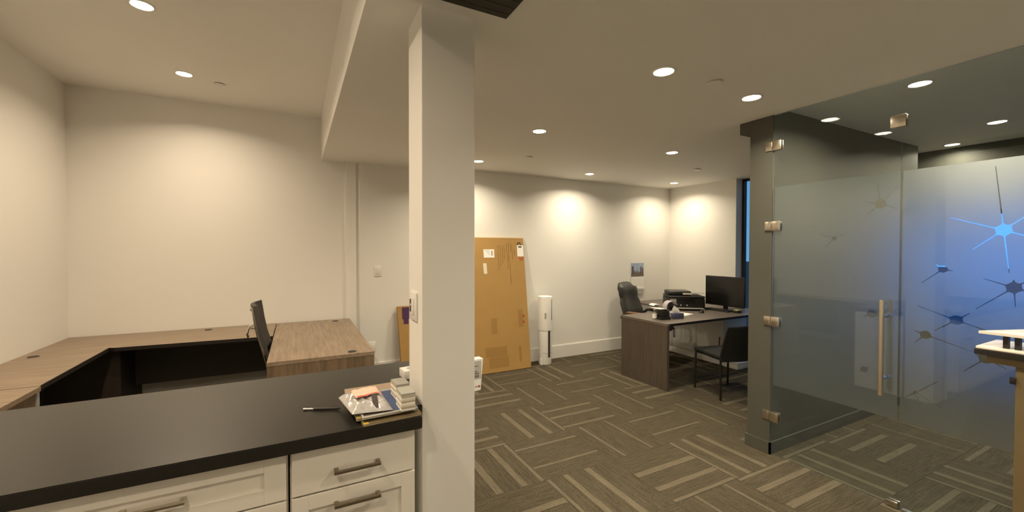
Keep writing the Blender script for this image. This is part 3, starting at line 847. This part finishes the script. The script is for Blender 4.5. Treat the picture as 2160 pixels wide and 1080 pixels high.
def curled(name, label, loc, w, pts, mats='paper', rot=0.0):
    bm = BM(); n = len(pts)
    def fn(u, v):
        s = u*(n-1); i = min(int(s), n-2); f = s-i
        p = Vector(pts[i])*(1-f)+Vector(pts[i+1])*f; d = Vector(pts[i+1])-Vector(pts[i])
        return (p.x, (v-.5)*w, p.y), (-d.y, 0, d.x)
    shell(bm, 3*n, 3, fn, .0015)
    return tag(obj(name, bm, mats, loc=loc, rotz=rot), label, 'paper')
arc = [(.0+.075*math.cos(a), .075*math.sin(a)) for a in np.linspace(PI*1.0, PI*.12, 10)]
curled('curled_paper', 'curled lilac paper sheet standing beside the printer', (4.36, 3.845, ZD+.004), .12, [(-.075, 0.0), (-.075, .05)]+[(x, y+.06) for x, y in arc], 'lilac_paper', -.4)
curled('curled_page', 'white page curling over left of the printer', (4.20, 3.835, ZD+.004), .13, [(-.01, 0), (-.012, .05), (-.03, .085), (-.07, .105), (-.12, .108), (-.15, .09)], 'paper', -.35)
curled('draped_page', 'white sheet draped over the black phone on the far desk', (3.80, 3.47, ZD+.003), .12, [(-.12, .128), (-.05, .124), (.02, .118), (.060, .095), (.074, .05), (.080, .003)], 'paper', -.2)
def desk_phone():
    t = thing('desk_phone', 'black desk phone holder under a white sheet on the far desk', 'phone', (3.80, 3.455, ZD+.0005), -.2)
    part('base', 'black_plastic', t, lambda b: box(b, -.07, .07, -.055, .055, 0, .03, bev=.006))
    def cr(b):
        vs = box(b, -.058, .055, -.05, .05, .03, .105, bev=.012)
        for w in b.verts:
            if w.co.z > .08: w.co.x -= .008
    part('cradle', 'black_plastic', t, cr)
desk_phone()
def bottle():
    t = thing('sanitizer_bottle', 'clear sanitizer bottle with a white label at the desk corner', 'bottle', (3.712, 3.50, ZD+.0005))
    part('bottle', 'bottle_clear', t, lambda b: lathe(b, [(0, 0), (.022, 0), (.024, .004), (.024, .075), (.018, .088), (.010, .094), (.010, .102), (0, .102)]))
    part('label', 'paper', t, lambda b: lathe(b, [(.0245, .012), (.0245, .065), (.0243, .065), (.0243, .012)]))
    part('cap', 'white_plastic', t, lambda b: lathe(b, [(0, .1025), (.013, .1025), (.013, .12), (.010, .124), (0, .124)]))
bottle()
def tissues():
    t = thing('tissue_box', 'navy patterned tissue box with a tissue sticking out', 'tissue box', (3.985, 3.43, ZD+.0005), -.1)
    part('carton', 'navy_box', t, lambda b: box(b, -.075, .075, -.05, .05, 0, .062, bev=.002))
    def tis(b):
        for s, off in ((1, 0), (.8, .018)):
            A = [b.verts.new(p) for p in ((-.055*s, -.01+off, .062), (-.01, .004+off, .062), (.05*s, -.006+off, .062))]
            B = [b.verts.new(p) for p in ((-.075*s, -.02+off, .10), (-.03, .0+off, .155*s), (.045*s, -.01+off, .095))]
            for k in range(2): b.faces.new((A[k], A[k+1], B[k+1], B[k]))
        bmesh.ops.solidify(b, geom=b.faces[:], thickness=.002)
    part('tissue', 'paper', t, tis)
tissues()
def papers():
    t = thing('paper_sheets', 'loose white sheets on the far desk before the printer', 'paper', (4.30, 3.66, ZD+.0005), .3)
    for k in range(3):
        part('sheet', 'paper', t, lambda b, k=k: prism(b, [(-.11+.02*k, -.14), (.10, -.15+.02*k), (.12, .14), (-.10, .15-.01*k)], .0012*k, .0012*k+.001), smooth=False)
papers()
bm = BM(); box(bm, -.05, .05, -.018, .018, 0, .012, bev=.003); box(bm, -.048, .045, -.014, .014, .016, .034, bev=.005)
tag(obj('stapler', bm, 'black_plastic', loc=(4.13, 3.60, ZD+.0005), rotz=-.3), 'small dark stapler behind the tissue box', 'stapler')
def mouse():
    t = thing('computer_mouse', 'small dark computer mouse on the middle of the far desk', 'mouse', (4.62, 3.57, ZD+.0005), .4)
    def sh(b):
        r = bmesh.ops.create_uvsphere(b, u_segments=20, v_segments=12, radius=1)
        for w in b.verts: w.co = Vector((w.co.x*.05, w.co.y*.03, max(0, w.co.z)*.032))
    part('shell', 'black_plastic', t, sh)
    part('scroll_wheel', 'grey_plastic', t, lambda b: cyl(b, (.025, -.004, .026), (.025, .004, .026), .008, n=12))
mouse()
def keyboard():
    t = thing('keyboard', 'black keyboard lying below the monitor on the far desk', 'keyboard', (5.00, 3.58, ZD+.0005), PI/2)
    part('tray', 'black_plastic', t, lambda b: box(b, -.15, .20, -.06, .06, 0, .016, bev=.003))
    for r in range(5):
        part('key_row', 'black_metal', t, lambda b, r=r: [box(b, -.142+.024*k, -.122+.024*k, -.054+.0215*r, -.036+.0215*r, .0162, .021) for k in range(14)], smooth=False)
keyboard()
bm = BM(); box(bm, -.045, .045, -.035, .035, 0, .03, bev=.004); box(bm, -.03, .03, -.03, .03, .031, .038, 1)
tag(obj('sticky_note_holder', bm, ['black_plastic', 'sticky_yellow'], loc=(5.03, 3.36, ZD+.0005)), 'black note holder with yellow notes under the monitor', 'note holder')
bm = BM(); box(bm, 5.02, 5.34, 3.345, 3.545, 0.001, .065, bev=.003); box(bm, 5.015, 5.345, 3.34, 3.55, .066, .085, bev=.003)
tag(obj('low_box', bm, 'white_plastic'), 'flat white box on the floor behind the guest chair', 'box')

def executive_chair():
    t = thing('executive_chair', 'high-backed black leather executive chair behind the far desk', 'chair', (4.35, 4.22, 0), -2.88)
    swivel_base(t, 'black_plastic', .29, .42)
    part('seat', 'black_leather', t, lambda b: box(b, -.25, .25, -.24, .27, .42, .53, bev=.045, seg=4))
    def P(v):  # leaning back to -y
        return -.225-.17*v, .50+.575*v
    def fn(u, v):
        y, z = P(v); x = (u-.5)*2
        w = .215 + .016*math.sin(PI*min(1, v*1.6)) - (.035*max(0, v-.85)/.15 if v > .85 else 0) - .02*math.exp(-((v-.62)/.06)**2)
        bul = .028*math.exp(-((v-.80)/.12)**2) + .018*math.exp(-((v-.25)/.18)**2)
        return (x*w, y+bul*(1-x*x*.6)-.035*(1-x*x)*.5+.03*x*x, z+(-.05*x*x*x*x if v > .9 else 0)), (0, 1, .25)
    part('backrest', 'black_leather', t, lambda b: shell(b, 13, 25, fn, lambda u, v: .105*(1-.55*abs(2*u-1)**4)*(1-.6*max(0, v-.9)/.1)))
    for s in (-1, 1):
        a = part('armrest', 'black_plastic', t, lambda b, s=s: tube(b, [(s*.26, .16, .44), (s*.30, .20, .56), (s*.305, .17, .655), (s*.305, 0, .67), (s*.30, -.18, .665), (s*.275, -.25, .60)], .020, 10))
        bm = BM(); box(bm, s*.305-.035, s*.305+.035, -.14, .17, .675, .70, bev=.012, seg=3); obj('arm_pad', bm, 'brown_leather', a)
executive_chair()

def guest_chair():
    # feet given in world positions; local forward = +y
    fx, fy = .105, .392
    ang = math.atan2(-fx, fy)
    t = thing('guest_chair', 'black mesh guest chair with thin metal legs facing the far desk', 'chair', (4.11, 2.885, 0), ang)
    w, d = .212, .203
    for sx in (-1, 1):
        part('leg', 'black_metal', t, lambda b, sx=sx: tube(b, [(sx*w, d, .002), (sx*w, d-.005, .20), (sx*(w-.002), d-.01, .425)], .0115, 10))
        part('leg', 'black_metal', t, lambda b, sx=sx: tube(b, [(sx*w, -d, .002), (sx*w, -d+.004, .22), (sx*w, -d+.005, .44), (sx*(w-.004), -d-.03, .58), (sx*(w-.02), -d-.075, .76)], .0115, 10))
    part('seat_frame', 'black_metal', t, lambda b: tube(b, [(-w, d-.01, .415), (w, d-.01, .415), (w, -d+.01, .415), (-w, -d+.01, .415)], .010, 8, closed=True))
    part('seat', 'black_fabric', t, lambda b: box(b, -w-.01, w+.01, -d+.0, d+.02, .418, .462, bev=.016, seg=3))
    def fn(u, v):
        x = (u-.5)*2; z = .40+.365*v
        yb = -d+.002 - (.0 if z < .44 else (z-.44)*.24)
        return (x*(w+.006-.022*v), yb-.03*(1-x*x), z), (0, 1, .2)
    part('backrest', 'black_fabric', t, lambda b: shell(b, 11, 9, fn, .018))
    part('back_rail', 'black_metal', t, lambda b: tube(b, [(-(w-.02), -d-.075, .76), (0, -d-.105, .768), (w-.02, -d-.075, .76)], .011, 8))
guest_chair()

# ================================================================== GLASS DOOR AND SIDE PANEL
YJ = 1.106
FZ0, FZ1 = .528, 2.020
def star_outline(c, ends, r, w=.0030):
    """closed outline (y,z) of a node with tapering spokes"""
    cy, cz = c; r *= .82
    ls = []
    for e in ends:
        dy, dz = e[0]-cy, e[1]-cz
        ls.append((math.atan2(dz, dy), math.hypot(dy, dz)))
    ls.sort(); out = []
    n = len(ls)
    for i, (a, L) in enumerate(ls):
        na = ls[(i+1) % n][0] + (2*PI if i == n-1 else 0)
        b0 = .20
        for da, rr in ((-b0, r), ): out.append((cy+rr*math.cos(a+da), cz+rr*math.sin(a+da)))
        for side in (-1, 1):
            seq = [(r*1.22, w*.9), (L, w*.45)]
            if side == 1: seq = seq[::-1]
            for q, ww in seq:
                out.append((cy+q*math.cos(a)-side*-1*0 - side*ww*math.sin(a)*-1*-1, cz+q*math.sin(a)+side*ww*math.cos(a)))
        out.append((cy+r*math.cos(a+b0), cz+r*math.sin(a+b0)))
        gap = na-a-2*b0
        m = int(gap/.5)
        for k in range(1, m+1):
            aa = a+b0+gap*k/(m+1); out.append((cy+r*.93*math.cos(aa), cz+r*.93*math.sin(aa)))
    return out

# pattern nodes on the film: centre (y, z), spoke ends, radius, in metres
STARS_DOOR = [((1.209, 1.834), [(1.225, 1.967), (1.12, 1.932), (1.129, 1.798), (1.277, 1.775), (1.283, 1.856)], 0.036),
              ((1.454, 1.627), [(1.581, 1.672), (1.393, 1.66), (1.507, 1.567)], 0.02),
              ((1.243, 1.151), [(1.289, 1.126), (1.198, 1.143)], 0.034),
              ((1.28, 0.79), [(1.309, 0.764), (1.253, 0.812)], 0.026)]
STARS_PANEL = [((0.706, 1.653), [(0.9, 1.729), (0.738, 1.983), (0.595, 1.756), (0.592, 1.603), (0.813, 1.554), (0.685, 1.435)], 0.037),
               ((0.926, 1.444), [(0.955, 1.469), (1.015, 1.36), (0.887, 1.435)], 0.026),
               ((0.668, 1.362), [(0.773, 1.401), (0.67, 1.402), (0.604, 1.418), (0.596, 1.334), (0.662, 1.265), (0.798, 1.238)], 0.035),
               ((0.87, 1.167), [(1.032, 1.227), (0.958, 1.094), (0.731, 1.12), (0.819, 1.213)], 0.034),
               ((0.993, 1.064), [(1.043, 1.082), (1.04, 1.011), (0.809, 1.009)], 0.031),
               ((0.759, 0.983), [(0.839, 0.895), (0.686, 0.945), (0.725, 1.033), (0.797, 0.999)], 0.034),
               ((1.03, 0.72), [(1.075, 0.683), (0.941, 0.809), (1.017, 0.677), (0.921, 0.666)], 0.014)]
def film_mesh(y0, y1, stars, x):
    verts = []; edges = []
    def loop(pl):
        s = len(verts)
        verts.extend([Vector((a, b)) for a, b in pl]); n = len(pl)
        edges.extend([(s+i, s+(i+1) % n) for i in range(n)])
    loop([(y0, FZ0), (y1, FZ0), (y1, FZ1), (y0, FZ1)])
    holes = []
    for c, ends, r in stars:
        o = star_outline(c, ends, r)
        o = [(min(max(a, y0+.004), y1-.004), min(max(b, FZ0+.004), FZ1-.004)) for a, b in o]
        loop(o); holes.append(o)
    def in_hole(p):
        for o in holes:
            c = False
            for (x1, z1), (x2, z2) in zip(o, o[1:]+o[:1]):
                if (z1 > p[1]) != (z2 > p[1]) and p[0] < (x2-x1)*(p[1]-z1)/(z2-z1)+x1: c = not c
            if c: return True
        return False
    vv, ee, ff, *_ = delaunay_2d_cdt(verts, edges, [], 2, 1e-6)
    bm = BM(); th = .0012
    A = [bm.verts.new((x, v.x, v.y)) for v in vv]; B = [bm.verts.new((x+th, v.x, v.y)) for v in vv]
    cnt = {}; seen = set()
    for f in ff:
        if frozenset(f) in seen or len(set(f)) < 3: continue
        if in_hole((sum(vv[i].x for i in f)/len(f), sum(vv[i].y for i in f)/len(f))): continue
        seen.add(frozenset(f))
        bm.faces.new([A[i] for i in f]); bm.faces.new([B[i] for i in reversed(f)])
        for i in range(len(f)):
            e = (f[i], f[(i+1) % len(f)]); k = (min(e), max(e)); cnt.setdefault(k, []).append(e)
    for k, l in cnt.items():
        if len(l) == 1:
            a, b = l[0]; bm.faces.new((A[b], A[a], B[a], B[b]))
    bmesh.ops.delete(bm, geom=[v for v in bm.verts if not v.link_faces], context='VERTS')
    return bm

def steel_clip(b, y0, y1, z0, z1, bulge=.014):
    box(b, XG-bulge, XG-.0005, y0, y1, z0, z1, bev=.003); box(b, XG+.0145, XG+.026, y0, y1, z0, z1, bev=.003)

def glass_door():
    t = thing('glass_door', 'frameless frosted glass door with a long steel bar handle', 'door', (XG, 1.47, 0))
    X0, X1 = XG, XG+.012
    part('pane', 'clear_glass', t, lambda b: box(b, X0, X1, YJ+.004, 1.846, .012, H2-.003), world=True, smooth=False)
    bm = film_mesh(YJ+.008, 1.842, STARS_DOOR, X1+.0015); xform(bm, Matrix.Translation(-Vector(t.location)))
    obj('frosted_film', bm, 'frost_film', t, smooth=False)
    for z in (2.329, 1.728, 1.010, .291):
        h = part('hinge', 'steel', t, lambda b, z=z: steel_clip(b, 1.790, 1.852, z-.036, z+.036), world=True)
        bm = BM(); box(bm, XG-.010, XG-.0005, 1.8565, 1.905, z-.034, z+.034, bev=.002); xform(bm, Matrix.Translation(-Vector(t.location))); obj('wall_plate', bm, 'steel', h)
    def bar(b):
        for x in (XG-.058, XG+.070): cyl(b, (x, 1.168, .672), (x, 1.168, 1.248), .0125, n=20)
    hd = part('handle', 'brushed_steel', t, bar, world=True)
    for z in (1.152, .775):
        bm = BM(); cyl(bm, (XG-.056, 1.168, z), (XG-.0005, 1.168, z), .011, .011, 16); cyl(bm, (XG+.0145, 1.168, z), (XG+.068, 1.168, z), .011, .011, 16)
        xform(bm, Matrix.Translation(-Vector(t.location))); obj('standoff', bm, 'steel', hd)
glass_door()
def glass_panel():
    t = thing('glass_panel', 'fixed frosted glass panel with network pattern, right of the glass door', 'glass panel', (XG, .1, 0))
    X0, X1 = XG, XG+.012
    part('pane', 'clear_glass', t, lambda b: box(b, X0, X1, YREAR+.01, YJ, .012, H2-.003), world=True, smooth=False)
    bm = film_mesh(YREAR+.015, YJ-.004, STARS_PANEL, X1+.0015); xform(bm, Matrix.Translation(-Vector(t.location)))
    obj('frosted_film', bm, 'frost_film', t, smooth=False)
    part('top_clip', 'steel', t, lambda b: steel_clip(b, 1.086, 1.158, 2.280, 2.352), world=True)
    part('bottom_clip', 'steel', t, lambda b: steel_clip(b, 1.095, 1.150, .008, .040), world=True)
    part('floor_channel', 'steel', t, lambda b: box(b, XG-.006, XG+.018, YREAR+.01, 1.08, 0.0005, .0115), world=True, smooth=False)
glass_panel()

# ================================================================== STAND AT THE RIGHT EDGE
def display_stand():
    t = thing('display_stand', 'tall tan stand with pale top and black edge, at the right photo edge', 'table', (2.98, .3, 0))
    X0, X1, Y0, Y1, ZT = 2.835, 3.13, -.25, .712, 1.10
    part('top', 'white_pale_top', t, lambda b: box(b, X0+.004, X1, Y0, Y1-.004, ZT-.012, ZT, bev=.003), world=True)
    part('edge_band', 'dark_edge', t, lambda b: box(b, X0, X1-.002, Y0+.002, Y1, ZT-.038, ZT-.0125, bev=.002), world=True, smooth=False)
    part('apron', 'tan_wood', t, lambda b: box(b, X0+.025, X1-.02, Y0+.02, Y1-.035, ZT-.075, ZT-.0385), world=True, smooth=False)
    for y in (.592, -.15):
        part('post', 'tan_wood', t, lambda b, y=y: box(b, 2.875, 3.06, y-.06, y, .001, ZT-.0755, bev=.004), world=True, smooth=False)
    part('knob', 'black_plastic', t, lambda b: box(b, 2.860, 2.8745, .588, .606, .945, .975, bev=.002), world=True)
display_stand()
def tray():
    t = thing('raised_tray', 'pale raised tray on black feet on top of the tan stand', 'tray', (2.98, .3, 1.1005))
    part('board', 'white_pale_top', t, lambda b: prism(b, [(2.842, .700), (2.838, -.2), (3.11, -.2), (3.11, .60)], 1.160, 1.172), world=True, smooth=False)
    for y in (.630, .595, .555, .50):
        part('foot', 'black_plastic', t, lambda b, y=y: box(b, 2.87, 2.90, y-.016, y, 1.1008, 1.1598), world=True, smooth=False)
    for y in (-.1,):
        part('foot', 'black_plastic', t, lambda b, y=y: box(b, 3.05, 3.08, y-.02, y, 1.1008, 1.1598), world=True, smooth=False)
tray()
